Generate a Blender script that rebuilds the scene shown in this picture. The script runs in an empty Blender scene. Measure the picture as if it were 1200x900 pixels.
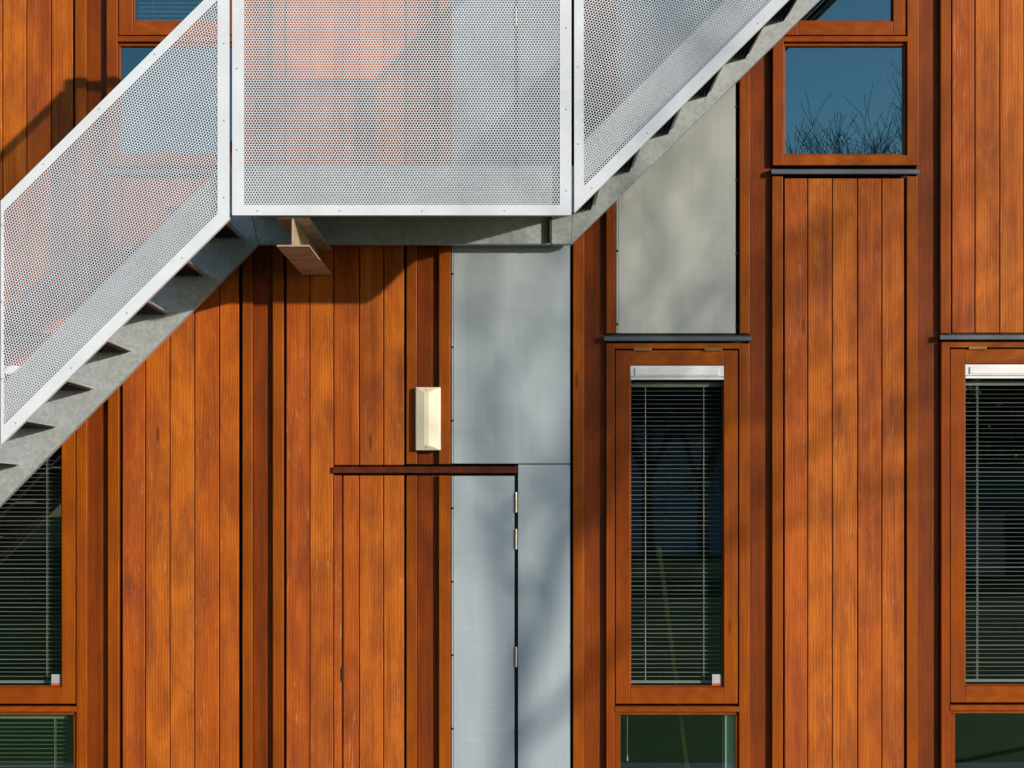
import bpy, math, random
import numpy as np
from mathutils import Vector, Matrix

random.seed(7)
SC = bpy.context.scene
COL = SC.collection
R = math.radians

# ------------------------------------------------------------------ layout
S = 0.0046            # metres per photo pixel on the facade plane (Y = 0)
D = 9.6               # camera distance from the facade
EYE = 1.85            # eye height
VX, VY = 600.0, 595.0
NEAR = -1.10          # outer face of the stair
FAR = -0.12           # inner stringer, close to the wall

def at(px, py, Y=0.0):
    k = S * (D + Y) / D
    return Vector(((px - VX) * k, Y, EYE + (VY - py) * k))

# ------------------------------------------------------------------ objects
LOC = {}
def empty(name, loc, label=None, cat=None, group=None):
    o = bpy.data.objects.new(name, None)
    COL.objects.link(o)
    o.location = loc
    o.empty_display_size = 0.2
    LOC[o.name] = Vector(loc)
    if label: o['label'] = label
    if cat: o['category'] = cat
    if group: o['group'] = group
    return o

class MB:
    def __init__(self):
        self.v = []; self.f = []; self.m = []
    def box(self, a, b, mi=0):
        x0, x1 = sorted((a[0], b[0])); y0, y1 = sorted((a[1], b[1])); z0, z1 = sorted((a[2], b[2]))
        n = len(self.v)
        self.v += [(x0,y0,z0),(x1,y0,z0),(x1,y1,z0),(x0,y1,z0),(x0,y0,z1),(x1,y0,z1),(x1,y1,z1),(x0,y1,z1)]
        self.f += [tuple(n+i for i in q) for q in ((0,3,2,1),(4,5,6,7),(0,1,5,4),(1,2,6,5),(2,3,7,6),(3,0,4,7))]
        self.m += [mi]*6
    def fbox(self, x0, x1, y0, y1, Y0, Y1, mi=0):        # box given by photo pixels on the facade
        a = at(x0, y1); b = at(x1, y0)
        self.box((a.x, Y0, a.z), (b.x, Y1, b.z), mi)
    def poly(self, pts, mi=0):
        n = len(self.v); self.v += [tuple(p) for p in pts]
        self.f.append(tuple(range(n, n+len(pts)))); self.m.append(mi)
    def prism(self, pts, off, mi=0):                      # polygon extruded by vector off
        n = len(self.v); k = len(pts); off = Vector(off)
        self.v += [tuple(p) for p in pts] + [tuple(Vector(p)+off) for p in pts]
        self.f.append(tuple(n+i for i in range(k))); self.f.append(tuple(n+k+i for i in reversed(range(k))))
        for i in range(k):
            j = (i+1) % k
            self.f.append((n+j, n+i, n+k+i, n+k+j))
        self.m += [mi]*(k+2)
    def tube(self, p, q, r0, r1, n=6, mi=0):
        p = Vector(p); q = Vector(q); d = q-p
        if d.length < 1e-6: return
        d.normalize()
        u = d.orthogonal().normalized(); w = d.cross(u)
        k = len(self.v)
        for c, r in ((p, r0), (q, r1)):
            for i in range(n):
                a = 2*math.pi*i/n
                self.v.append(tuple(c + (u*math.cos(a)+w*math.sin(a))*r))
        for i in range(n):
            j = (i+1) % n
            self.f.append((k+i, k+j, k+n+j, k+n+i)); self.m.append(mi)
        self.f.append(tuple(k+i for i in reversed(range(n)))); self.f.append(tuple(k+n+i for i in range(n)))
        self.m += [mi]*2
    def build(self, name, mats, parent=None, bevel=0.0, seg=2, smooth=False, root=None):
        if not isinstance(mats, (list, tuple)): mats = [mats]
        off = Vector((0,0,0))
        p = parent
        while p is not None:
            if p.name in LOC: off = LOC[p.name]
            p = p.parent
        me = bpy.data.meshes.new(name)
        me.from_pydata([(a-off.x, b-off.y, c-off.z) for a, b, c in self.v], [], self.f)
        for m in mats: me.materials.append(m)
        me.polygons.foreach_set('material_index', self.m)
        if smooth: me.polygons.foreach_set('use_smooth', [True]*len(self.f))
        me.update()
        o = bpy.data.objects.new(name, me)
        COL.objects.link(o)
        if parent is not None: o.parent = parent
        if bevel > 0:
            b = o.modifiers.new('bevel', 'BEVEL'); b.width = bevel; b.segments = seg
            b.limit_method = 'ANGLE'; b.angle_limit = R(40)
        return o

def tag(o, label=None, cat=None, group=None, kind=None):
    if label: o['label'] = label
    if cat: o['category'] = cat
    if group: o['group'] = group
    if kind: o['kind'] = kind
    return o

# ------------------------------------------------------------------ materials
def mat(name):
    m = bpy.data.materials.new(name); m.use_nodes = True
    nt = m.node_tree; nt.nodes.clear()
    out = nt.nodes.new('ShaderNodeOutputMaterial')
    return m, nt, out
def node(nt, t, **kw):
    n = nt.nodes.new(t)
    for k, v in kw.items():
        if k in n.inputs.keys() if not hasattr(n, k) else False: n.inputs[k].default_value = v
        else: setattr(n, k, v)
    return n
def ramp(nt, src, stops, interp='LINEAR'):
    n = nt.nodes.new('ShaderNodeValToRGB'); cr = n.color_ramp; cr.interpolation = interp
    while len(cr.elements) < len(stops): cr.elements.new(0.5)
    for e, (p, c) in zip(cr.elements, stops):
        e.position = p; e.color = (c[0], c[1], c[2], 1) if hasattr(c, '__len__') else (c, c, c, 1)
    nt.links.new(src, n.inputs[0]); return n.outputs[0]
def noise(nt, vec, scale, detail=4, rough=0.55, dist=0.0):
    n = nt.nodes.new('ShaderNodeTexNoise')
    n.inputs['Scale'].default_value = scale; n.inputs['Detail'].default_value = detail
    n.inputs['Roughness'].default_value = rough; n.inputs['Distortion'].default_value = dist
    nt.links.new(vec, n.inputs['Vector']); return n.outputs['Fac']
def mapping(nt, vec, scale):
    n = nt.nodes.new('ShaderNodeMapping'); n.inputs['Scale'].default_value = scale
    nt.links.new(vec, n.inputs['Vector']); return n.outputs[0]
def mixc(nt, fac, a, b, mode='MIX'):
    n = nt.nodes.new('ShaderNodeMix'); n.data_type = 'RGBA'; n.blend_type = mode
    for sock, v in ((n.inputs[0], fac), (n.inputs[6], a), (n.inputs[7], b)):
        if hasattr(v, 'is_linked'): nt.links.new(v, sock)
        elif hasattr(v, '__len__'): sock.default_value = (v[0], v[1], v[2], 1)
        else: sock.default_value = v
    return n.outputs[2]
def math_(nt, op, a, b=0.0):
    n = nt.nodes.new('ShaderNodeMath'); n.operation = op
    for sock, v in ((n.inputs[0], a), (n.inputs[1], b)):
        if hasattr(v, 'is_linked'): nt.links.new(v, sock)
        else: sock.default_value = v
    return n.outputs[0]
def principled(nt, out, col, rough=0.5, metal=0.0, bump=None, bstr=0.2, bdist=0.002, spec=0.5):
    p = nt.nodes.new('ShaderNodeBsdfPrincipled')
    for k, v in (('Base Color', col), ('Roughness', rough), ('Metallic', metal)):
        if hasattr(v, 'is_linked'): nt.links.new(v, p.inputs[k])
        elif hasattr(v, '__len__'): p.inputs[k].default_value = (v[0], v[1], v[2], 1)
        else: p.inputs[k].default_value = v
    p.inputs['Specular IOR Level'].default_value = spec
    if bump is not None:
        b = nt.nodes.new('ShaderNodeBump'); b.inputs['Strength'].default_value = bstr
        b.inputs['Distance'].default_value = bdist
        nt.links.new(bump, b.inputs['Height']); nt.links.new(b.outputs[0], p.inputs['Normal'])
    nt.links.new(p.outputs[0], out.inputs[0]); return p
def coords(nt, island=True):
    tc = nt.nodes.new('ShaderNodeTexCoord'); v = tc.outputs['Object']
    g = nt.nodes.new('ShaderNodeNewGeometry'); rnd = g.outputs['Random Per Island']
    oi = nt.nodes.new('ShaderNodeObjectInfo')
    if island:
        r2 = math_(nt, 'ADD', math_(nt, 'MULTIPLY', rnd, 37.0), math_(nt, 'MULTIPLY', oi.outputs['Random'], 53.0))
        c = nt.nodes.new('ShaderNodeCombineXYZ')
        nt.links.new(r2, c.inputs[0]); nt.links.new(math_(nt, 'MULTIPLY', r2, 1.7), c.inputs[2])
        a = nt.nodes.new('ShaderNodeVectorMath'); a.operation = 'ADD'
        nt.links.new(v, a.inputs[0]); nt.links.new(c.outputs[0], a.inputs[1]); v = a.outputs[0]
    return v, rnd, oi.outputs['Random']

def wood(name, light, mid, dark, shade_stain, rough=0.5, horiz=False, wear=0.5, grain=1.0, spec=0.16):
    m, nt, out = mat(name)
    v, rnd, ornd = coords(nt)
    st = (1.6, 36, 36) if horiz else (36, 36, 1.6)
    st2 = (1.3, 9, 9) if horiz else (7, 7, 2.2)
    st3 = (8.0, 300, 300) if horiz else (300, 300, 8.0)
    g1 = noise(nt, mapping(nt, v, st), 1.0, 5, 0.6, 0.4)
    g2 = noise(nt, mapping(nt, v, st2), 1.0, 4, 0.6, 1.2)
    g3 = noise(nt, mapping(nt, v, st3), 1.0, 2, 0.5)
    # flame figure: bands bent along the board
    w = nt.nodes.new('ShaderNodeTexWave'); w.wave_type = 'BANDS'; w.bands_direction = 'X'
    w.inputs['Scale'].default_value = 5.0; w.inputs['Distortion'].default_value = 9.0
    w.inputs['Detail'].default_value = 2.0; w.inputs['Detail Scale'].default_value = 0.6
    nt.links.new(mapping(nt, v, (0.5, 4, 4) if horiz else (4, 4, 0.5)), w.inputs['Vector'])
    gg = math_(nt, 'ADD', math_(nt, 'MULTIPLY', g1, 0.30), math_(nt, 'MULTIPLY', g2, 0.70))
    gg = math_(nt, 'ADD', math_(nt, 'MULTIPLY', gg, 0.86), math_(nt, 'MULTIPLY', w.outputs['Fac'], 0.14))
    c = ramp(nt, gg, [(0.18, dark), (0.46, mid), (0.70, light)])
    # tone differs from board to board
    tone = ramp(nt, rnd, [(0.0, (0.66, 0.58, 0.62)), (0.25, (0.95, 0.84, 1.0)), (0.6, (1.0, 1.02, 0.9)), (1.0, (1.18, 1.30, 1.2))])
    c = mixc(nt, 1.0, c, tone, 'MULTIPLY')
    # purple brown blotches: mostly tree shade painted into the colour, some real weathering
    b1 = noise(nt, mapping(nt, v, (2.4, 6, 6) if horiz else (6, 6, 2.4)), 1.0, 6, 0.62, 0.35)
    bf = math_(nt, 'MULTIPLY', ramp(nt, b1, [(0.45, 0.0), (0.67, 0.85)]), ramp(nt, g1, [(0.3, 1.0), (0.65, 0.45)]))
    c = mixc(nt, bf, c, shade_stain)
    # fine dark pores
    pf = ramp(nt, g3, [(0.28, 0.30*grain), (0.45, 0.0)])
    c = mixc(nt, pf, c, dark)
    # pale worn flecks
    w1 = noise(nt, mapping(nt, v, (9, 130, 130) if horiz else (130, 130, 9)), 1.0, 3, 0.7)
    w2 = noise(nt, mapping(nt, v, (1.2, 9, 9) if horiz else (9, 9, 1.2)), 1.0, 2, 0.5)
    wf = math_(nt, 'MULTIPLY', ramp(nt, w1, [(0.585, 0.0), (0.68, 1.0)]), ramp(nt, w2, [(0.50, 0.0), (0.60, 1.0)]))
    c = mixc(nt, math_(nt, 'MULTIPLY', wf, wear), c, (0.62, 0.36, 0.2))
    # rain streaks: long, narrow, soft
    s1 = noise(nt, mapping(nt, v, (0.35, 26, 26) if horiz else (26, 26, 0.35)), 1.0, 3, 0.5)
    s2 = noise(nt, mapping(nt, v, (0.6, 3, 3) if horiz else (3, 3, 0.6)), 1.0, 3, 0.5)
    sf = math_(nt, 'MULTIPLY', ramp(nt, s1, [(0.50, 0.0), (0.66, 0.55)]), ramp(nt, s2, [(0.42, 0.0), (0.62, 1.0)]))
    c = mixc(nt, sf, c, dark)
    # knots, few and small
    vo = nt.nodes.new('ShaderNodeTexVoronoi'); vo.inputs['Scale'].default_value = 1.0
    nt.links.new(mapping(nt, v, (1.1, 6, 6) if horiz else (6, 6, 1.1)), vo.inputs['Vector'])
    kf = ramp(nt, vo.outputs['Distance'], [(0.03, 0.75), (0.07, 0.0)])
    c = mixc(nt, kf, c, (0.05, 0.012, 0.004))
    rr = ramp(nt, g2, [(0.3, rough+0.12), (0.7, rough-0.08)])
    h = math_(nt, 'ADD', g1, math_(nt, 'MULTIPLY', g3, 0.6))
    principled(nt, out, c, rr, 0.0, h, 0.25, 0.0015, spec)
    return m

def plain(name, col, rough=0.5, metal=0.0, var=0.12, scale=14, bstr=0.08, spec=0.5, col2=None, stretch=(1,1,1)):
    m, nt, out = mat(name)
    v, rnd, ornd = coords(nt, False)
    n1 = noise(nt, mapping(nt, v, stretch), scale, 5, 0.6)
    c2 = col2 or tuple(x*(1-var*2) for x in col)
    c = ramp(nt, n1, [(0.32, c2), (0.62, col)])
    n2 = noise(nt, v, scale*9, 2, 0.5)
    c = mixc(nt, ramp(nt, n2, [(0.35, 0.18), (0.55, 0.0)]), c, tuple(x*0.6 for x in col))
    principled(nt, out, c, ramp(nt, n1, [(0.3, min(1, rough+0.1)), (0.7, max(0, rough-0.05))]), metal, n2, bstr, 0.001, spec)
    return m

M = {}
M['plank'] = wood('stained_board', (0.50,0.132,0.013), (0.355,0.080,0.0065), (0.165,0.030,0.003), (0.150,0.032,0.014), 0.52, wear=0.38)
M['batten'] = wood('oiled_batten', (0.34,0.092,0.002), (0.255,0.060,0.0012), (0.15,0.030,0.001), (0.15,0.032,0.002), 0.40, wear=0.06, grain=0.6)
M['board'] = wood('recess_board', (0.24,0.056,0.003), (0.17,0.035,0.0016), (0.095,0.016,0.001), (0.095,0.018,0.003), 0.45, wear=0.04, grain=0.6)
M['frame'] = wood('window_wood', (0.32,0.076,0.003), (0.24,0.050,0.0016), (0.16,0.029,0.0012), (0.16,0.030,0.003), 0.36, wear=0.03, grain=0.5)
M['frame_h'] = wood('window_wood_rail', (0.32,0.076,0.003), (0.24,0.050,0.0016), (0.16,0.029,0.0012), (0.16,0.030,0.003), 0.36, horiz=True, wear=0.03, grain=0.5)
M['redwood'] = wood('red_brown_rail', (0.15,0.036,0.007), (0.10,0.021,0.004), (0.05,0.010,0.002), (0.06,0.012,0.004), 0.45, horiz=True, wear=0.1)
M['zinc'] = plain('dark_flashing', (0.13,0.14,0.16), 0.36, 0.6, 0.12, 20)
M['dark'] = plain('dark_membrane', (0.012,0.010,0.009), 0.8)
M['alu'] = plain('aluminium_edge', (0.55,0.56,0.57), 0.4, 0.5, 0.08)
M['steel'] = plain('hinge_steel', (0.62,0.58,0.48), 0.32, 0.8, 0.1)
M['brass'] = plain('brass_lug', (0.30,0.14,0.03), 0.4, 0.5, 0.1)
M['white'] = plain('white_plastic', (0.80,0.80,0.80), 0.35, 0.0, 0.02)
M['cream'] = None
M['slat'] = plain('blind_slat', (0.33,0.33,0.31), 0.45, 0.0, 0.05, 5)
M['cord'] = plain('cord', (0.6,0.6,0.55), 0.7)
M['red'] = plain('red_print', (0.6,0.06,0.05), 0.5)
M['room'] = plain('room_wall', (0.09,0.09,0.085), 0.9, scale=2)
M['roomlight'] = plain('room_reveal', (0.72,0.80,0.76), 0.8, scale=2)
M['pine'] = plain('pine_pole', (0.50,0.33,0.10), 0.6, scale=8)
M['tread'] = plain('dark_grating', (0.030,0.033,0.038), 0.75, spec=0.2)  # near black tone on the grating and its bars

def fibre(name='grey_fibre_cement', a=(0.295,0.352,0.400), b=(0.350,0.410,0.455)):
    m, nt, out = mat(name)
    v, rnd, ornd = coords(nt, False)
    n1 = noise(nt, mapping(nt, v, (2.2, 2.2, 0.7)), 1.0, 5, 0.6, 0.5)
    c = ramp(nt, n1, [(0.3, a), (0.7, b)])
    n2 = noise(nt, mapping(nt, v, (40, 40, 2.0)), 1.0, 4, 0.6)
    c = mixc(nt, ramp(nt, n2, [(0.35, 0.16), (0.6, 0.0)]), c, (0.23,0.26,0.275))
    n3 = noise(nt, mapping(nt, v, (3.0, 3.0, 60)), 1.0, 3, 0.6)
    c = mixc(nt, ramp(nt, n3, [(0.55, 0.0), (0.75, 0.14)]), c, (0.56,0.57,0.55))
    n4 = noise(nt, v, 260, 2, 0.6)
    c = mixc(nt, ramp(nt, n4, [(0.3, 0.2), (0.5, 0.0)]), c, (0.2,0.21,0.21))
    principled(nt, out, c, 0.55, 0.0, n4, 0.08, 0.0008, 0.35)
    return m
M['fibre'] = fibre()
M['fibre_sunlit'] = fibre('sunlit_fibre_cement', (0.365,0.383,0.368), (0.42,0.438,0.422))  # same sheet in a paler tone: sunlight is put into the colour

def galv(name='galvanised_steel', k=1.0):
    m, nt, out = mat(name)
    v, rnd, ornd = coords(nt, False)
    n1 = noise(nt, v, 7, 6, 0.65, 0.6)
    c = ramp(nt, n1, [(0.3, (0.33*k,0.37*k,0.395*k)), (0.5, (0.38*k,0.425*k,0.45*k)), (0.72, (0.45*k,0.495*k,0.52*k))])
    vo = nt.nodes.new('ShaderNodeTexVoronoi'); vo.inputs['Scale'].default_value = 55
    nt.links.new(v, vo.inputs['Vector'])
    c = mixc(nt, 0.30, c, ramp(nt, vo.outputs['Color'], [(0.2, (0.28*k,)*3), (0.8, (0.6*k,)*3)]))
    n2 = noise(nt, mapping(nt, v, (7, 7, 2.2)), 1.6, 5, 0.7, 0.4)
    c = mixc(nt, ramp(nt, n2, [(0.60, 0.0), (0.78, 0.40)]), c, (0.19*k,0.17*k,0.13*k))
    n3 = noise(nt, v, 30, 4, 0.7)
    c = mixc(nt, ramp(nt, n3, [(0.63, 0.0), (0.70, 0.5)]), c, (0.66,0.66,0.63))
    principled(nt, out, c, ramp(nt, n1, [(0.3, 0.55), (0.7, 0.36)]), 0.35, n3, 0.1, 0.001)
    return m
M['galv'] = galv()
M['beam'] = plain('bounce_tinted_beam', (0.46,0.38,0.27), 0.6, 0.1, 0.16, 9, col2=(0.30,0.22,0.13))  # galvanised steel; orange light off the wall is put into the tan
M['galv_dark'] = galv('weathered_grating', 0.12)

def panelwhite():
    m, nt, out = mat('coated_sheet')
    v, rnd, ornd = coords(nt, False)
    n1 = noise(nt, v, 5, 5, 0.6)
    c = ramp(nt, n1, [(0.3, (0.585,0.615,0.675)), (0.65, (0.65,0.68,0.745))])
    n2 = noise(nt, mapping(nt, v, (5, 5, 1.5)), 2.0, 5, 0.7)
    c = mixc(nt, ramp(nt, n2, [(0.58, 0.0), (0.78, 0.28)]), c, (0.46,0.45,0.43))
    n3 = noise(nt, v, 120, 2, 0.6)
    c = mixc(nt, ramp(nt, n3, [(0.66, 0.0), (0.72, 0.4)]), c, (0.42,0.41,0.40))
    principled(nt, out, c, 0.42, 0.0, n1, 0.03, 0.002, 0.4)
    return m
M['sheet'] = panelwhite()

def cream():
    m, nt, out = mat('cream_diffuser')
    v, rnd, ornd = coords(nt, False)
    n1 = noise(nt, mapping(nt, v, (3, 3, 3)), 3.0, 4, 0.6)
    c = ramp(nt, n1, [(0.3, (0.76,0.67,0.48)), (0.7, (0.82,0.75,0.59))])
    w = nt.nodes.new('ShaderNodeTexWave'); w.bands_direction = 'X'; w.inputs['Scale'].default_value = 60
    nt.links.new(v, w.inputs['Vector'])
    p = principled(nt, out, c, 0.3, 0.0, w.outputs['Fac'], 0.12, 0.001)
    p.inputs['Subsurface Weight'].default_value = 0.15
    p.inputs['Subsurface Radius'].default_value = (0.02, 0.015, 0.01)
    return m
M['cream'] = cream()

def glass(name, refl, tint, gc=(0.8, 0.95, 1.0)):
    m, nt, out = mat(name)
    t = nt.nodes.new('ShaderNodeBsdfTransparent'); t.inputs[0].default_value = (*tint, 1)
    g = nt.nodes.new('ShaderNodeBsdfGlossy'); g.inputs['Roughness'].default_value = 0.0
    g.inputs['Color'].default_value = (*gc, 1)
    f = nt.nodes.new('ShaderNodeFresnel')
    gi = nt.nodes.new('ShaderNodeNewGeometry')      # leaving the pane is as transparent as entering it
    nt.links.new(math_(nt, 'ADD', math_(nt, 'MULTIPLY', gi.outputs['Backfacing'], 1.0/refl-refl), refl), f.inputs['IOR'])
    tc = nt.nodes.new('ShaderNodeTexCoord')
    n = noise(nt, tc.outputs['Object'], 1.6, 2, 0.5)
    b = nt.nodes.new('ShaderNodeBump'); b.inputs['Strength'].default_value = 0.02; b.inputs['Distance'].default_value = 0.02
    nt.links.new(n, b.inputs['Height']); nt.links.new(b.outputs[0], g.inputs['Normal'])
    mx = nt.nodes.new('ShaderNodeMixShader')
    nt.links.new(f.outputs[0], mx.inputs[0]); nt.links.new(t.outputs[0], mx.inputs[1]); nt.links.new(g.outputs[0], mx.inputs[2])
    nt.links.new(mx.outputs[0], out.inputs[0])
    return m
M['glass'] = glass('window_glass', 1.6, (0.86, 0.90, 0.88))
M['glass_low'] = glass('window_glass_low', 2.1, (0.82, 0.90, 0.83))
M['glass_up'] = glass('window_glass_coated', 2.4, (0.6, 0.68, 0.68), (0.42, 0.74, 0.82))

def ground_mat():
    m, nt, out = mat('grass_ground')
    v, rnd, ornd = coords(nt, False)
    n1 = noise(nt, v, 0.6, 6, 0.65); n2 = noise(nt, v, 25, 4, 0.7)
    c = ramp(nt, n1, [(0.3, (0.045,0.13,0.010)), (0.65, (0.075,0.18,0.018))])
    c = mixc(nt, ramp(nt, n2, [(0.3, 0.6), (0.6, 0.0)]), c, (0.02,0.03,0.01))
    principled(nt, out, c, 0.9, 0.0, n2, 0.6, 0.03, 0.2)
    return m
M['grass'] = ground_mat()
M['paving'] = plain('paving', (0.28,0.27,0.25), 0.8, 0, 0.12, 6)
M['bark'] = plain('bark', (0.085,0.065,0.048), 0.9, 0, 0.2, 9, 0.5, 0.2, stretch=(3,3,0.6))
M['twig'] = plain('twig', (0.075,0.056,0.042), 0.9, 0, 0.2, 9, 0.3, 0.2)
M['leaf'] = plain('hedge_leaf', (0.045,0.075,0.022), 0.7, 0, 0.25, 3, 0.2, 0.3)
M['teal'] = plain('teal_cladding', (0.03,0.16,0.15), 0.5, 0, 0.1, 3)
M['bluewall'] = plain('pale_blue_render', (0.38,0.53,0.74), 0.8, 0, 0.1, 2)
M['render'] = plain('pale_render', (0.45,0.43,0.38), 0.8, 0, 0.1, 2)
# ------------------------------------------------------------------ the building
house = empty('timber_building', (0, 0.1, 0),
    'orange timber clad building with grey panels, tall framed windows and recessed channels between its bays', 'building')

TOP, BOT = -260, 997          # facade extent in facade pixels
BF, RB = -0.014, 0.021        # batten front, recess face

def planks(xs, y0, y1, parent=house, name='cladding_panel', Y=0.0, m='plank'):
    mb = MB()
    for a, b in zip(xs[:-1], xs[1:]):
        mb.fbox(a+0.55, b-0.55, y0, y1, Y + random.uniform(-0.0012, 0.0012), Y+0.022)
    # dark board behind the joints
    mb.fbox(xs[0], xs[-1], y0+1, y1-1, Y+0.0215, Y+0.032, 1)
    return mb.build(name, [M[m], M['dark']], parent, 0.0032, 2)

def fibre_panel(x0, x1, y0, y1, parent=house, Y=0.0, clips=True, edge=True, m='fibre'):
    mb = MB()
    mb.fbox(x0, x1, y0, y1, Y, Y+0.010)
    if edge: mb.fbox(x0-2.2, x0-0.5, y0, y1, Y-0.003, Y+0.02, 1)
    if clips:
        y = y0 + 38
        while y < y1-8:
            mb.fbox(x0-2.6, x0+0.3, y-1.2, y+1.2, Y-0.0045, Y+0.004, 2)
            mb.fbox(x1-0.3, x1+2.6, y+3-1.2, y+3+1.2, Y-0.0025, Y+0.004, 2)
            y += 86
    return mb.build('metal_panel', [M[m], M['alu'], M['dark']], parent, 0.0012, 1)

def strip(x0, x1, y0, y1, Y0, Y1, name, m, parent=house, bevel=0.003):
    mb = MB(); mb.fbox(x0, x1, y0, y1, Y0, Y1)
    return mb.build(name, M[m], parent, bevel, 2)

CH = {-1: (-109,-97,-95,-73,-73,-61), 0: (88.5,101.5,103,126.5,127,140), 1: (284.5,296,297,320,320,332.5),
      2: (476.5,488.5,489.5,514,514.5,528), 3: (671.5,684.5,685.5,709.5,710,721), 4: (866.5,878,879,904,904.5,917),
      5: (1062,1074.5,1075.5,1101,1101.5,1113.5), 6: (1258,1270,1271,1294,1294.5,1306)}
def channel(c, y0, y1, parent=house, dY=0.0, left=None, right=None):
    a, b, p, q, e, f = CH[c]
    l0, l1 = left or (y0, y1); r0, r1 = right or (y0, y1)
    if l1 > l0: strip(a, b, l0, l1, BF+dY, 0.06, 'batten', 'batten', parent)
    if r1 > r0: strip(e, f, r0, r1, BF+dY, 0.06, 'batten', 'batten', parent)
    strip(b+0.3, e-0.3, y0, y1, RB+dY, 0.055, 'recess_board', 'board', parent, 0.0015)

# windows take the place of a batten where their jamb stands; everything else is continuous
channel(-1, TOP, BOT, right=(TOP, 391))
channel(0, TOP, BOT, left=(TOP, 391), right=(207, BOT))
channel(1, TOP, BOT, left=(207, BOT))
channel(2, 196.5, 544)
channel(3, TOP, BOT, right=(TOP, 391))
channel(4, TOP, BOT, left=(TOP, 391), right=(207, BOT))
channel(5, TOP, BOT, left=(207, BOT), right=(TOP, 391))
channel(6, TOP, BOT, left=(TOP, 391))

planks([-52.5,-25,3,31.2,60,86], TOP, 390)
planks([143,170.3,199,228,257,280.5], 209, BOT)
planks([335,363,391], TOP, BOT)
planks([391,421,449.5,474], 196.5, 545)
strip(391.3, 400.2, 557, BOT, -0.001, 0.022, 'cladding_panel', 'plank')
strip(391.3, 400.2, TOP, 195, -0.001, 0.022, 'cladding_panel', 'plank')
planks([919,946.5,975.3,1005,1033.3,1060], 209, BOT)
planks([1115.5,1142.5,1171.5,1200,1228.5,1255.5], TOP, 390)
planks([1309,1337,1366,1395,1424,1452], TOP, BOT)
planks([-255,-226,-198,-169,-141,-112], TOP, BOT)
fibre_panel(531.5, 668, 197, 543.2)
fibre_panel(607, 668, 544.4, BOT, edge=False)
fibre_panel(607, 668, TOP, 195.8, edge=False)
fibre_panel(724.5, 862, TOP, 390.5, m='fibre_sunlit')

def door(y0, y1, hinges, slot=None):
    dy = -0.006
    mb = MB()
    xs = [402, 421, 449.5, 474.2]
    for a, b in zip(xs[:-1], xs[1:]):
        mb.fbox(a+0.5, b-0.5, y0, y1, dy, 0.016)
    mb.fbox(402, 603, y0+1, y1, 0.034, 0.05, 1)
    mb.fbox(400.4, 402.2, y0+1, y1, 0.004, 0.03)
    d = mb.build('door', [M['plank'], M['dark']], house, 0.003, 2)
    d['label'] = 'flush door hidden in the cladding, half boards and half grey sheet'
    a, b, p, q, e, f = CH[2]
    strip(a, b, y0, y1, BF+dy, 0.033, 'batten', 'batten', d)
    strip(e, f, y0, y1, BF+dy, 0.033, 'batten', 'batten', d)
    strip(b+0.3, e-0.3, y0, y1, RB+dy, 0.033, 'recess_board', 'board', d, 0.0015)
    fibre_panel(531.5, 602.8, y0+0.5, y1, d, dy, True)
    for h in hinges:
        hb = MB()
        c = at(604.7, h); r = 0.0068
        for k in range(3):
            z0 = c.z - 0.05 + k*0.0345
            hb.tube((c.x, -0.012, z0), (c.x, -0.012, z0+0.031), r, r, 12)
        hb.tube((c.x, -0.012, c.z-0.053), (c.x, -0.012, c.z+0.056), r*0.6, r*0.6, 8)
        hb.fbox(603.6, 605.8, h-11, h+11, -0.010, 0.02)
        hb.build('hinge', M['steel'], d)
    if slot:
        sb = MB(); sb.fbox(400.2, 402.4, slot, slot+16, -0.008, 0.004)
        sb.build('lock', M['dark'], d)
    return d
door(557.2, BOT, (589, 632, 770), 782)
door(TOP, 194.8, (170, 20, -120))
# dark line beside the door leaf
strip(603.2, 606.8, 545, BOT, 0.016, 0.03, 'door_rebate', 'dark', house, 0)
strip(603.2, 606.8, TOP, 195, 0.016, 0.03, 'door_rebate', 'dark', house, 0)
mb = MB(); mb.fbox(390.3, 605.2, 546.9, 554.3, -0.022, -0.0155); mb.fbox(390.6, 604.9, 547, 554.8, -0.0155, 0.02)
o = mb.build('drip_rail', M['redwood'], house, 0.003, 2)

def flashing(x0, x1, y0):
    mb = MB()
    a = at(x0, y0+6.4); b = at(x1, y0)
    zb, zt = a.z, b.z
    prof = [(-0.030, zb), (-0.034, zb+0.004), (-0.034, zt-0.006), (-0.030, zt-0.001), (0.05, zt+0.004), (0.05, zt-0.002), (-0.026, zt-0.008), (-0.026, zb)]
    mb.prism([Vector((a.x, y, z)) for y, z in prof], (b.x-a.x, 0, 0))
    mb.fbox(x0+2, x1-2, y0-5, y0-0.6, 0.012, 0.03, 1)
    return mb.build('flashing', [M['zinc'], M['dark']], house)
flashing(707.5, 880, 394)
flashing(1100, 1272, 392.5)
flashing(-70, 103, 394)
flashing(903, 1076, 199)
flashing(124, 298, 199)

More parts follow.
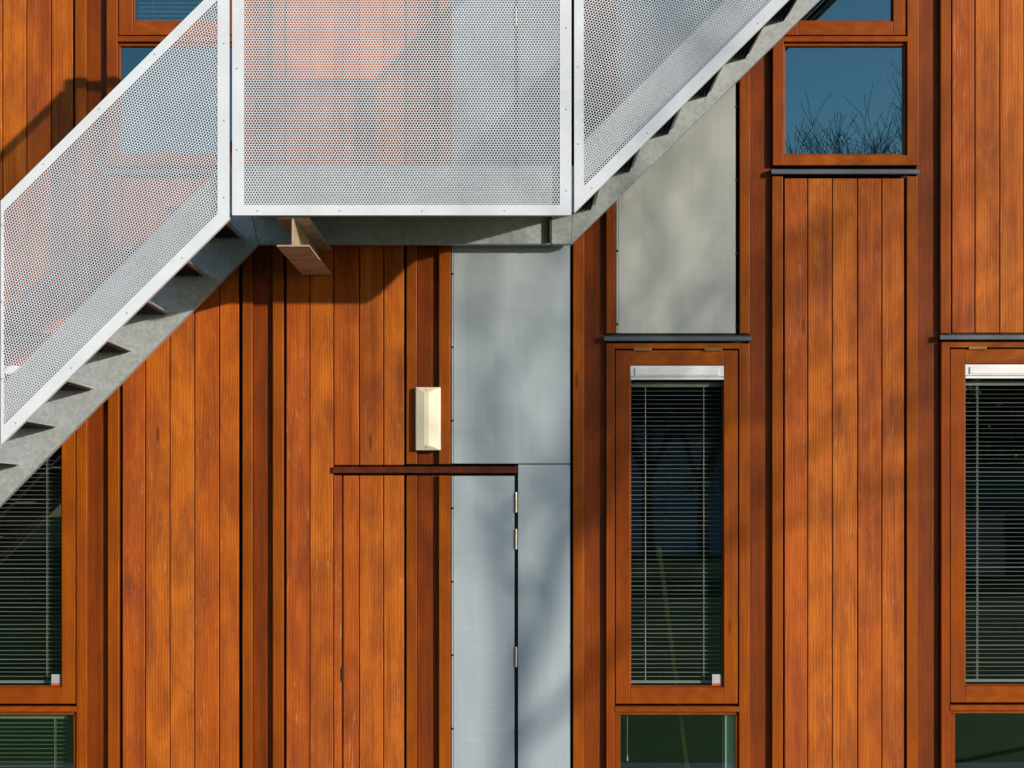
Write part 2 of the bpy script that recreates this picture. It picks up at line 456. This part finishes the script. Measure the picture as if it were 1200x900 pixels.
def slats(mb, x0, x1, y0, y1, pitch, Y, tilt=8, depth=0.025, mi=0, close=0):
    a = at(x0, y1); b = at(x1, y0)
    z = b.z
    n = 0
    while z > a.z:
        t = R(tilt + random.gauss(0, 2.2) + close)
        d = Vector((0, math.cos(t), math.sin(t)))*depth*0.5
        c = Vector((0, Y, z + random.uniform(-0.0006, 0.0006)))
        up = Vector((0, -math.sin(t), math.cos(t)))*0.0022
        sag = random.uniform(-0.0012, 0.0012)
        p0 = c-d; pm = c+up; p1 = c+d
        k = len(mb.v)
        for X, s in ((a.x, sag), (b.x, -sag)):
            for p in (p0, pm, p1):
                mb.v.append((X, p.y, p.z+s))
        mb.f += [(k, k+3, k+4, k+1), (k+1, k+4, k+5, k+2)]; mb.m += [mi]*2
        h = 0.0013*random.choice((0.3, 0.5, 0.6, 0.8, 1.0, 1.8))
        mb.f.append((len(mb.v), len(mb.v)+1, k+3, k)); mb.m.append(mi)
        mb.v += [(a.x, p0.y+0.0006, p0.z+sag-h), (b.x, p0.y+0.0006, p0.z-sag-h)]
        z -= pitch; n += 1

def blind(w, x0, x1, y0, y1, pitch=0.0235, tilt=4, Y=0.085):
    mb = MB()
    slats(mb, x0, x1, y0+5, y1-5, pitch, Y, tilt)
    mb.fbox(x0, x1, y0, y0+5, Y-0.014, Y+0.014); mb.fbox(x0, x1, y1-4, y1-1, Y-0.012, Y+0.012)
    for f in (0.17, 0.81):
        x = x0 + (x1-x0)*f
        for yy in (-0.0135, 0.0135):
            mb.fbox(x-0.22, x+0.22, y0+4, y1-2, Y+yy-0.0006, Y+yy+0.0006, 1)
    return mb.build('blind', [M['slat'], M['cord']], w)

def ring(mb, x0, x1, y0, y1, l, r, t, b, Y0, Y1, hi=1):
    mb.fbox(x0, x0+l, y0, y1, Y0, Y1); mb.fbox(x1-r, x1, y0, y1, Y0, Y1)
    mb.fbox(x0+l+0.12, x1-r-0.12, y0, y0+t, Y0+0.0006, Y1, hi); mb.fbox(x0+l+0.12, x1-r-0.12, y1-b, y1, Y0+0.0006, Y1, hi)

def window_low(ox, oy=0, low_blind=False, low_cord=False):
    X = lambda v: v+ox
    Yy = lambda v: v+oy
    f = MB()
    f.fbox(X(710.2), X(720), Yy(402.5), BOT, BF, 0.075); f.fbox(X(865.8), X(878), Yy(402.5), BOT, BF, 0.075)
    f.fbox(X(720.1), X(865.7), Yy(402.5), Yy(409), BF+0.0006, 0.075, 1)
    f.fbox(X(720.1), X(865.7), Yy(827.5), Yy(834), BF-0.004, 0.075, 1)
    f.fbox(X(720.1), X(865.7), Yy(834.3), Yy(837.6), 0.004, 0.06, 1)
    f.fbox(X(720.2), X(727), Yy(837.8), BOT-14, 0.000, 0.06); f.fbox(X(861.8), X(865.6), Yy(837.8), BOT-14, 0.000, 0.06)
    f.fbox(X(720.1), X(865.7), BOT-14, BOT, BF+0.001, 0.06, 1)
    w = f.build('window', [M['frame'], M['frame_h']], house, 0.0028, 2)
    s = MB(); ring(s, X(721.3), X(864.4), Yy(410.6), Yy(824.6), 17, 16.2, 17.2, 19.4, -0.006, 0.05)
    # bead round the glass
    ring(s, X(738.4), X(848.1), Yy(427.9), Yy(805.1), 1.3, 1.3, 1.3, 1.6, 0.006, 0.03)
    s.build('sash', [M['frame'], M['frame_h']], w, 0.003, 2)
    g = MB(); g.fbox(X(738.2), X(848.3), Yy(428), Yy(805.4), 0.017, 0.022); g.build('pane', M['glass'], w)
    g = MB(); g.fbox(X(726.5), X(862.3), Yy(837), BOT-13, 0.019, 0.024); g.build('pane', M['glass_low'], w)
    v = MB()
    v.fbox(X(738.6), X(848.2), Yy(428.6), Yy(441.5), -0.004, 0.016)
    v.fbox(X(743.8), X(842.5), Yy(431.5), Yy(439.8), -0.012, -0.003)
    v.fbox(X(738.6), X(848.2), Yy(442.2), Yy(445), -0.008, 0.016)
    v.build('vent', M['white'], w, 0.0022, 2)
    for hx in (752.5, 835.5):
        h = MB(); h.fbox(X(hx-10.5), X(hx+10.5), Yy(407.6), Yy(411.4), -0.018, -0.004)
        h.build('hinge', M['brass'], w, 0.002, 2)
    blind(w, X(739.5), X(847), Yy(447), Yy(803))
    if low_blind: blind(w, X(728), X(861), Yy(839), BOT-16)
    t = MB()
    t.fbox(X(835), X(845.6), Yy(790.5), Yy(806)-1, 0.0150, 0.0168); t.fbox(X(835.6), X(845), Yy(801), Yy(804.4), 0.0142, 0.0149, 1)
    t.fbox(X(837), X(843.4), Yy(793), Yy(798.5), 0.0142, 0.0149, 2)
    t.build('sticker', [M['alu'], M['red'], M['alu']], w)
    if low_cord:
        c = MB(); p = at(X(736), 838); q = at(X(736), 886)
        c.tube((p.x, 0.06, p.z), (q.x, 0.06, q.z), 0.0012, 0.0012, 6); c.tube((q.x, 0.06, q.z), (q.x, 0.06, q.z-0.035), 0.003, 0.006, 8)
        c.build('pull_cord', M['cord'], w)
        r = MB(); r.fbox(X(851), X(863), Yy(838), BOT-15, 0.045, 0.20); r.build('reveal', M['roomlight'], w)
    return w
window_low(0, 0, low_cord=True)
window_low(392.2, -1.5)
window_low(-775.6, 0, low_blind=True)

def window_up(ox, has_blind=False):
    X = lambda v: v+ox
    F = -0.022
    f = MB()
    f.fbox(X(905), X(917.6), TOP+30, 194.5, F, 0.075); f.fbox(X(1062.2), X(1075.5), TOP+30, 194.5, F, 0.075)
    f.fbox(X(917.7), X(1062.1), 182.8, 194.5, F+0.0006, 0.075, 1)
    f.fbox(X(917.7), X(1062.1), 43.6, 50, F-0.002, 0.075, 1)
    f.fbox(X(917.7), X(1062.1), 50.3, 54, 0.001, 0.06, 1)
    f.fbox(X(917.7), X(920.2), 54.2, 182.6, 0.001, 0.06); f.fbox(X(1058.5), X(1062.0), 54.2, 182.6, 0.001, 0.06)
    f.fbox(X(920.3), X(1058.4), 180, 182.6, 0.001, 0.06, 1)
    f.fbox(X(917.7), X(1062.1), TOP+30, TOP+42, F+0.0006, 0.075, 1)
    w = f.build('window', [M['frame'], M['frame_h']], house, 0.0028, 2)
    s = MB(); ring(s, X(918.6), X(1061.3), TOP+43, 41.8, 16.6, 15, 17, 16.4, -0.012, 0.05)
    ring(s, X(935.4), X(1046.2), TOP+60.2, 25.3, 1.4, 1.4, 1.4, 1.8, 0.004, 0.03)
    s.build('sash', [M['frame'], M['frame_h']], w, 0.003, 2)
    g = MB(); g.fbox(X(935.3), X(1046.3), TOP+60, 25.5, 0.017, 0.022); g.build('pane', M['glass_up'], w)
    g = MB(); g.fbox(X(919.9), X(1058.8), 53.6, 180.4, 0.019, 0.024); g.build('pane', M['glass_up'], w)
    b = MB(); b.fbox(X(906), X(1074.5), 195.2, 199, 0.012, 0.03); b.build('drip_gap', M['dark'], w)
    if has_blind: blind(w, X(937), X(1045), TOP+64, 24, 0.0235, 42)
    return w
window_up(0)
window_up(-779, True)

# wall core behind the cladding and the rooms behind the glass
core = MB()
def solid(x0, x1, y0, y1): core.fbox(x0, x1, y0, y1, 0.061, 0.30)
BX = [-270, -97, 95, 290, 482, 678, 872, 1068, 1264, 1460]
kinds = ['s', 'low', 'up', 's', 's', 'low', 'up', 'low', 's']
for (a, b), k in zip(zip(BX[:-1], BX[1:]), kinds):
    if k == 's': solid(a, b, TOP, BOT)
    elif k == 'low':
        solid(a, b, TOP, 404)
        solid(a, a+28, 404, BOT); solid(b-20, b, 404, BOT)
    else:
        solid(a, b, 190, BOT); solid(a, a+34, TOP, 190); solid(b-20, b, TOP, 190)
core.build('wall', M['dark'], house)
room = MB()
z1 = at(0, 300).z; zt = at(0, TOP).z; xl = at(-270, 0).x; xr = at(1460, 0).x
room.box((xl, 0.302, -0.05), (xr, 4.2, 0.0)); room.box((xl, 0.302, z1-0.15), (xr, 4.2, z1+0.15))
room.box((xl, 0.302, zt-0.05), (xr, 4.2, zt+0.2))
room.box((xl, 4.202, -0.05), (xr, 4.4, zt+0.2)); room.box((xl-0.2, 0.302, -0.05), (xl-0.002, 4.4, zt+0.2)); room.box((xr+0.002, 0.302, -0.05), (xr+0.2, 4.4, zt+0.2))
for x in (95, 482, 872, 1264):
    X = at(x, 0).x; room.box((X-0.06, 0.302, 0.001), (X+0.06, 4.2, z1-0.151)); room.box((X-0.06, 0.302, z1+0.151), (X+0.06, 4.2, zt-0.051))
room.build('room', M['room'], house)
par = MB(); par.box((xl-0.2, -0.03, zt+0.001), (xr+0.2, 0.3, zt+0.32)); par.box((xl-0.24, -0.07, zt+0.321), (xr+0.24, 0.34, zt+0.36), 1)
par.build('parapet', [M['batten'], M['zinc']], house, 0.003)
pl = MB(); pl.fbox(-270, 1460, BOT+1, BOT+5.2, -0.02, 0.06); pl.build('plinth', M['zinc'], house)

# leaning pole seen through the low pane
pole = MB()
p = at(772, 640, 0.34); q = at(812, 985, 0.34)
pole.tube((p.x, 0.34, p.z), (q.x+0.02, 0.34, 0.002), 0.013, 0.013, 10)
tag(pole.build('wooden_pole', M['pine'], None, smooth=False), 'thin bare wooden pole leaning indoors behind the middle window and its blind', 'pole')

# ------------------------------------------------------------------ wall lamp
lp = at(502, 491); lamp = empty('wall_lamp', (lp.x, BF, lp.z-0.17), 'cream prism shaped bulkhead lamp fixed on the cladding above the hidden door', 'wall lamp')
a = at(487.2, 528.3); b = at(517, 454.2)
mb = MB(); mb.box((a.x+0.004, BF-0.0145, a.z+0.004), (b.x-0.004, BF-0.001, b.z-0.004)); mb.build('base_plate', M['white'], lamp, 0.003)
mb = MB()
y0, y1, y2 = BF-0.0148, BF-0.040, BF-0.058
xm = at(500.5, 0).x; w = 0.012
oc = [(a.x, y0, a.z), (b.x, y0, a.z), (b.x, y0, b.z), (a.x, y0, b.z)]
mc = [(a.x+0.001, y1, a.z+0.001), (b.x-0.001, y1, a.z+0.001), (b.x-0.001, y1, b.z-0.001), (a.x+0.001, y1, b.z-0.001)]
e = 0.028
ic = [(xm-w, y2, a.z+e), (xm+w, y2, a.z+e), (xm+w, y2, b.z-e), (xm-w, y2, b.z-e)]
mb.v = oc+mc+ic
mb.f = [(0,3,2,1)] + [(i, (i+1)%4, 4+(i+1)%4, 4+i) for i in range(4)] + [(4+i, 4+(i+1)%4, 8+(i+1)%4, 8+i) for i in range(4)] + [(8,9,10,11)]
mb.m = [0]*len(mb.f)
mb.build('diffuser', M['cream'], lamp, 0.006, 4)
for zz in (a.z+0.017, b.z-0.017):
    mb = MB(); mb.tube((xm, y2+0.020, zz), (xm, y2+0.003, zz), 0.0045, 0.004, 10); mb.build('screw', M['steel'], lamp)

# ------------------------------------------------------------------ the staircase
stairs = empty('metal_staircase', at(470, 1049, NEAR/2).to_tuple()[:2] + (0.0,),
    'galvanised outdoor staircase with perforated white guard panels crossing the timber facade', 'staircase')
OFF = LOC[stairs.name]

def inside(poly, pts):
    x = pts[:, 0]; z = pts[:, 1]; res = np.ones(len(pts), bool)
    n = len(poly)
    for i in range(n):
        ax, az = poly[i]; bx, bz = poly[(i+1) % n]
        res &= ((bx-ax)*(z-az) - (bz-az)*(x-ax)) >= 0
    return res
def inset(poly, ds):
    # convex polygon, counter clockwise; ds = inset per edge
    n = len(poly); lines = []
    for i in range(n):
        a = Vector(poly[i]); b = Vector(poly[(i+1) % n]); d = (b-a).normalized(); nrm = Vector((-d.y, d.x))
        lines.append((a+nrm*ds[i], d))
    out = []
    for i in range(n):
        p, d = lines[i-1]; q, e = lines[i]
        cr = d.x*e.y-d.y*e.x; t = ((q-p).x*e.y-(q-p).y*e.x)/cr
        out.append(p+d*t)
    return out

PITCH = 0.0136; RAD = 0.00535
def perforated(poly, ang, ds, name='guard_panel'):
    """poly: outer outline (x, z) counter clockwise; solid border of widths ds"""
    inner = inset(poly, ds); keep = inset(poly, [d-0.011 for d in ds])
    P = np.array([tuple(p) for p in poly]); c0 = P.mean(0)
    rad = np.abs(P-c0).max()*1.5
    n = int(rad/PITCH)+2
    i, j = np.meshgrid(np.arange(-n, n+1), np.arange(-int(n/0.866), int(n/0.866)+1))
    u = (i + 0.5*(j % 2))*PITCH; v = j*PITCH*0.8660254
    ca, sa = math.cos(ang), math.sin(ang)
    pts = np.stack([c0[0]+u*ca-v*sa, c0[1]+u*sa+v*ca], -1).reshape(-1, 2)
    pts = pts[inside([tuple(p) for p in keep], pts)]
    N = len(pts)
    th = ang + np.arange(12)*math.pi/6 + math.pi/6
    ro = np.where(np.arange(12) % 2 == 0, PITCH/math.sqrt(3), PITCH/2)
    outr = np.stack([np.cos(th)*ro, np.sin(th)*ro], -1); inr = np.stack([np.cos(th)*RAD, np.sin(th)*RAD], -1)
    V = np.zeros((N, 36, 3))
    V[:, :12, 0] = pts[:, None, 0]+outr[None, :, 0]; V[:, :12, 2] = pts[:, None, 1]+outr[None, :, 1]
    V[:, 12:24, 0] = pts[:, None, 0]+inr[None, :, 0]; V[:, 12:24, 2] = pts[:, None, 1]+inr[None, :, 1]
    V[:, 24:, :] = V[:, 12:24, :]
    V[:, :24, 1] = NEAR; V[:, 24:, 1] = NEAR+0.0025
    V -= np.array(OFF)[None, None, :]
    q = []
    for k in range(12):
        m = (k+1) % 12
        q.append((k, m, 12+m, 12+k)); q.append((12+k, 12+m, 24+m, 24+k))
    q = np.array(q)
    F = (q[None] + (np.arange(N)*36)[:, None, None]).reshape(-1)
    me = bpy.data.meshes.new(name)
    me.vertices.add(N*36); me.vertices.foreach_set('co', V.reshape(-1))
    me.loops.add(len(F)); me.loops.foreach_set('vertex_index', F.astype(np.int32))
    me.polygons.add(len(F)//4); me.polygons.foreach_set('loop_start', np.arange(0, len(F), 4, dtype=np.int32))
    me.update(calc_edges=True); me.materials.append(M['sheet'])
    o = bpy.data.objects.new(name, me); COL.objects.link(o); o.parent = stairs
    # solid border with a lip folded back at the outside
    mb = MB(); k = len(poly)
    for a in range(k):
        b = (a+1) % k
        quad = [poly[a], poly[b], inner[b], inner[a]]
        mb.prism([Vector((p[0], NEAR-0.0035, p[1])) for p in quad], (0, 0.003, 0))
    mid = inset(poly, [0.0032]*k)
    for a in range(k):
        b = (a+1) % k
        quad = [poly[a], poly[b], mid[b], mid[a]]
        mb.prism([Vector((p[0], NEAR-0.0003, p[1])) for p in quad], (0, 0.030, 0))
    fr = mb.build('border', M['sheet'], o)
    proto = None
    cen = inset(poly, [d*0.42 for d in ds])
    for a in range(k):
        p = Vector(cen[a]); q2 = Vector(cen[(a+1) % k]); L = (q2-p).length; m = max(2, round(L/0.42))
        for t in range(m):
            c = p.lerp(q2, (t+0.25)/m)
            if proto is None:
                bm = MB(); bm.tube((0, 0, 0), (0, -0.0028, 0), 0.0052, 0.0040, 8)
                proto = bm.build('rivet', M['alu'], None); r = proto
            else:
                r = proto.copy(); COL.objects.link(r)
            r.parent = o; r.location = Vector((c.x, NEAR-0.0034, c.y)) - OFF
    return o

def npx(*pts):
    return [(at(x, y, NEAR).x, at(x, y, NEAR).z) for x, y in pts]
def slope_ang(p, q): return math.atan2(q[1]-p[1], q[0]-p[0])

b1, b2 = 0.056, 0.050
P = npx((272.2, 252.3), (669.6, 252.3), (669.6, -44), (272.2, -44))
perforated(P, 0.0, [0.049, b1, b2, b1])
def flight_panel(x0, x1, s0, s1, h, bl=0.05, br=0.05):
    P = npx((x0, s0-x0), (x1, s1-x1), (x1, s1-x1-h), (x0, s0-x0-h))
    return perforated(P, slope_ang(P[0], P[1]), [0.058, br, 0.046, bl])
flight_panel(1.0, 268.6, 522.5, 525.5, 286, 0.014, 0.056)
flight_panel(-268, -1.2, 520, 522.5, 286, 0.056, 0.02)
flight_panel(673.0, 942, 922.5, 924.5, 286, 0.045, 0.05)
flight_panel(945, 1190, 924.5, 926, 286)

# stringers: plates with a narrow flange
def stringer(pts_top, pts_bot, Y0, Y1, flange, name='stringer', m='galv'):
    """pixel polylines given at plane Y0 (camera side); flange > 0 points to the wall"""
    mb = MB()
    T = [at(x, y, Y0) for x, y in pts_top]; B = [at(x, y, Y0) for x, y in pts_bot]
    mb.prism(list(T) + list(reversed(B)), (0, Y1-Y0, 0))
    for line, sgn in ((T, -1), (B, 1)):
        for p, q in zip(line[:-1], line[1:]):
            d = (q-p).normalized(); n = Vector((-d.z, 0, d.x))
            if n.z < 0: n = -n
            n = n*sgn*0.010
            quad = [p, q, q+n, p+n]
            mb.prism([Vector((v.x, Y1+0.0005 if flange > 0 else Y0-0.0005, v.z)) for v in quad], (0, flange, 0))
    return mb.build(name, M[m], stairs, 0.0015, 1)

# outer stringers (behind the guard panels)
def line(s0, s1, xs): 
    x0, x1 = xs
    return [(x0, s0-x0), (x1, s1-x1)]
NY0, NY1 = NEAR+0.032, NEAR+0.042
stringer(line(448, 455, (-520, 262)), line(514, 522, (-520, 276)), NY0, NY1, 0.045)
stringer([(262.3, 194), (676, 194)], [(276.3, 247.5), (668, 247.5)], NY0, NY1, 0.045)
stringer(line(849, 852, (676.3, 1190)), line(916.5, 920, (668.3, 1190)), NY0, NY1, 0.045)
# inner stringers (close to the wall)
stringer(line(522, 517, (-480, 290)), line(596, 588, (-480, 302)), FAR, FAR+0.010, 0.05)
stringer([(290.3, 222), (645.5, 222)], [(302.3, 285.8), (645.5, 285.8)], FAR, FAR+0.010, 0.05)
stringer([(646.5, 222), (672, 222)], [(646.5, 285.8), (669, 285.8)], FAR, FAR+0.010, 0.05)
stringer(line(892, 896, (672.3, 1190)), line(955.5, 964, (669.3, 1190)), FAR, FAR+0.010, 0.05)
mb = MB()
a = at(642.2, 285, FAR); b = at(646.8, 226, FAR)
mb.box((a.x, FAR-0.012, a.z+0.002), (b.x, FAR-0.0007, b.z))
mb.box((a.x+0.006, FAR-0.045, a.z+0.004), (a.x+0.012, FAR-0.0125, b.z))
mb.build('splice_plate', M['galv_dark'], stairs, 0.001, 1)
# treads
def tread(x_rear, z_bot, ln=0.235, hang=0.009, sun_stop=0):
    mb = MB(); n = 12
    if sun_stop: mb.box((x_rear-0.004, NY1+0.001, z_bot+0.0075), (x_rear-0.001, FAR-0.002, z_bot+sun_stop))  # added plate, stops sun slipping between the treads
    y0, y1 = NY1+0.001, FAR-0.002
    xf = x_rear-ln; zt = z_bot+0.007
    mb.box((x_rear-0.022, y0, z_bot), (x_rear, y1, zt), 1)
    mb.box((xf, y0, z_bot-hang), (xf+0.005, y1, zt), 0); mb.box((xf-0.002, y0, zt+0.0005), (xf+0.03, y1, zt+0.004), 1)
    mb.box((xf+0.0055, y0, z_bot+0.004), (x_rear-0.0225, y1, zt-0.0005), 0)  # solid plate added above the bars to block light
    for i in range(1, n):
        x = xf + (ln-0.024)*i/(n-1)
        mb.box((x-0.002, y0+0.006, z_bot-hang), (x+0.002, y1-0.001, z_bot+0.0035), 0)
    return mb.build('tread', [M['tread'], M['galv']], stairs)
for k in range(-2, 11):
    p = at(198-43.6*k, 367+44.4*k, FAR)
    if p.z > 0.12: tread(p.x, p.z)
for k in range(-3, 8):
    p = at(833+45.2*k, 107.5-44.2*k, FAR)
    tread(p.x, p.z, 0.235, 0.026, 0.15)
# landing floor
mb = MB()
a = at(300, 240, FAR); b = at(668, 232, FAR)
mb.box((a.x, NY1+0.001, a.z), (b.x, FAR-0.002, a.z+0.006))
for i in range(7):
    x = a.x + (b.x-a.x)*i/6
    mb.box((x-0.02, NY1+0.001, a.z-0.05), (x+0.02, FAR-0.002, a.z-0.001))
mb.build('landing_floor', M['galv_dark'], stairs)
# supporting beam: a wide flange section from the wall to the outer stringer
mb = MB()
fy0 = NEAR+0.036
tl = at(324.2, 254.3, fy0); br = at(362.6, 289.0, fy0)
tf, tw = 0.009, 0.0075
xm = (tl.x+br.x)/2
mb.box((tl.x, fy0, tl.z-tf), (br.x, -0.016, tl.z)); mb.box((tl.x, fy0, br.z), (br.x, -0.016, br.z+tf))
mb.box((xm-tw, fy0+0.0008, br.z+tf-0.001), (xm+tw*0.4, -0.0165, tl.z-tf+0.001))
mb.build('support_beam', M['beam'], stairs, 0.002, 2)

# ------------------------------------------------------------------ ground and surroundings
def ground():
    g = MB(); s = 400
    g.poly([(-s, -s, 0), (s, -s, 0), (s, s, 0), (-s, s, 0)])
    tag(g.build('ground', M['grass']), kind='structure')
    p = MB(); p.box((-12, -3.2, -0.02), (12, -0.03, 0.012)); tag(p.build('pavement', M['paving'], bevel=0.004), kind='structure')
ground()

def grow(seed, height, spread, trunk_r, levels=6, fork0=0.30, twig=0.006, kids=(1, 2)):
    rng = random.Random(seed); tr = MB(); cr = MB()
    def branch(p, d, L, r, lev):
        segs = 3 if lev < 3 else 2
        for s in range(segs):
            d2 = (d + Vector((rng.uniform(-1,1), rng.uniform(-1,1), rng.uniform(-0.5,0.8)))*0.14).normalized()
            q = p + d2*(L/segs)
            r2 = max(twig, r*(0.86 if lev else 0.92))
            (tr if lev == 0 else cr).tube(p, q, r, r2, 8 if lev == 0 else (6 if lev < 3 else 3))
            if lev < levels and (lev > 0 or s == segs-1) and (s > 0 or lev > 1):
                for _ in range(rng.choice(kids) if lev else 4):
                    az = rng.uniform(0, 2*math.pi); tilt = rng.uniform(R(22), R(52))
                    u = d2.orthogonal().normalized(); w = d2.cross(u)
                    nd = (d2*math.cos(tilt) + (u*math.cos(az)+w*math.sin(az))*math.sin(tilt)*spread + Vector((0,0,0.16))).normalized()
                    branch(q, nd, L*rng.uniform(0.62, 0.80) if lev else height*rng.uniform(0.24, 0.32), r2*rng.uniform(0.52, 0.70), lev+1)
            p, d, r = q, d2, r2
        if lev < levels:
            branch(p, d, L*0.72 if lev else height*0.28, r*0.82, lev+1)
    branch(Vector((0,0,-0.1)), Vector((0.02,0.01,1)), height*fork0, trunk_r, 0)
    return tr, cr
def tree(name, loc, seed, h, spread, r, label, **kw):
    root = empty(name, (0,0,0), label, 'tree', 'bare trees across the garden')
    tr, cr = grow(seed, h, spread, r, **kw)
    tr.build('trunk', M['bark'], root, smooth=True); cr.build('crown', M['twig'], root)
    root.location = loc
    return root
SUNAZ = R(44.5); SUNEL = R(10.9)
k = 9.0
tree('bare_tree', (math.tan(SUNAZ)*k-0.02, -k, 0), 3, 6.5, 1.15, 0.07, 'bare tree nearest to the facade, casting branch shadows over it', fork0=0.46, twig=0.0055, levels=4)
tree('bare_tree', (7.85, -26.0, 0), 5, 10.0, 0.95, 0.13, 'bare tree mirrored in the top right window', twig=0.0045, levels=5, kids=(2, 2))
t3 = tree('bare_tree', (4.5, -48.0, 0), 21, 9.0, 1.1, 0.22, 'bare tree in front of the pale blue house, left of its row', levels=6, twig=0.014)
def copy_thing(o, loc, rz, label):
    c = o.copy(); COL.objects.link(c); c.location = loc; c.rotation_euler = (0, 0, rz); c['label'] = label
    for ch in o.children:
        d = ch.copy(); COL.objects.link(d); d.parent = c
    return c
copy_thing(t3, (6.6, -51, 0), 1.3, 'bare tree in front of the pale blue house, middle of its row')
copy_thing(t3, (17.0, -52, 0), 2.9, 'bare tree growing behind the teal shed')
copy_thing(t3, (-4.5, -52, 0), 4.4, 'bare tree in the row farthest from the shed')
h = MB(); rng = random.Random(5)
for i in range(60000):
    x = rng.uniform(-16, 34); top = 8.6 + 0.8*math.sin(x*0.5+1) + 1.0*math.sin(x*1.3) + 0.7*math.sin(x*2.9)
    z = 0.05 + (top-0.05)*rng.random()**0.7; y = -80 + rng.uniform(-1.6, 1.6)
    s = rng.uniform(0.14, 0.30); a = Vector((rng.uniform(-1,1), rng.uniform(-1,1), rng.uniform(-1,1))).normalized()
    u = a.orthogonal().normalized()*s; w = a.cross(u)
    c = Vector((x, y, z)); h.poly([c-u, c-w*0.6, c+u, c+w*0.6])
tag(h.build('hedge', M['leaf']), 'tall dense green hedge standing behind the pale blue house', 'hedge')
bh = empty('rendered_house', (6.5, -63, 0), 'pale blue rendered house across the garden', 'house')
m = MB(); m.box((2.6, -66, 0), (10.2, -60, 5.2)); m.build('wall', M['bluewall'], bh, 0.02)
m = MB(); m.prism([Vector((2.2, -66.4, 5.202)), Vector((2.2, -59.6, 5.202)), Vector((2.2, -63, 7.4))], (8.4, 0, 0)); m.build('roof', M['zinc'], bh)
for wx in (3.1, 8.6):
    for wz in (0.9, 3.4):
        m = MB(); m.box((wx, -59.998, wz), (wx+1.1, -59.95, wz+1.3)); m.build('window', M['dark'], bh, 0.01)
sh = empty('garden_shed', (15.5, -40, 0), 'low pale shed with a teal fascia across the garden', 'shed')
m = MB(); m.box((12.2, -43, 0), (20, -38, 1.85)); m.build('wall', M['render'], sh, 0.01)
m = MB(); m.box((11.9, -43.3, 1.852), (20.3, -37.7, 2.9)); m.build('fascia', M['teal'], sh, 0.02)
m = MB(); m.box((13.2, -37.998, 0.05), (14.1, -37.96, 1.7)); m.build('door', M['dark'], sh, 0.005)

# ------------------------------------------------------------------ light and sky
w = bpy.data.worlds.new('World'); SC.world = w; w.use_nodes = True
nt = w.node_tree; bg = nt.nodes['Background']
sky = nt.nodes.new('ShaderNodeTexSky'); sky.sky_type = 'NISHITA'; sky.sun_disc = False
to_sun = Vector((math.sin(SUNAZ)*math.cos(SUNEL), -math.cos(SUNAZ)*math.cos(SUNEL), math.sin(SUNEL)))
sky.sun_elevation = SUNEL; sky.sun_rotation = math.atan2(to_sun.x, to_sun.y)
sky.air_density = 1.0; sky.dust_density = 0.3; sky.ozone_density = 2.5
nt.links.new(sky.outputs[0], bg.inputs[0]); bg.inputs[1].default_value = 0.15
L = bpy.data.lights.new('sun', 'SUN'); L.energy = 3.6; L.angle = R(0.8); L.color = (1.0, 0.895, 0.75)
so = bpy.data.objects.new('sun', L); COL.objects.link(so)
so.rotation_euler = to_sun.to_track_quat('Z', 'Y').to_euler(); so.location = (12, -12, 9)

cam = bpy.data.cameras.new('camera'); co = bpy.data.objects.new('camera', cam); COL.objects.link(co)
co.location = (0, -D, EYE); co.rotation_euler = (R(90), 0, 0)
cam.sensor_width = 36; cam.lens = 36*D/(1200*S); cam.shift_y = (VY-450)/1200
cam.clip_start = 0.1; cam.clip_end = 2000
SC.camera = co
SC.view_settings.view_transform = 'Standard'; SC.view_settings.look = 'None'
SC.view_settings.exposure = 0.40; SC.view_settings.gamma = 1.0; SC.view_settings.use_curve_mapping = False
SC.cycles.transparent_max_bounces = 16; SC.cycles.max_bounces = 8
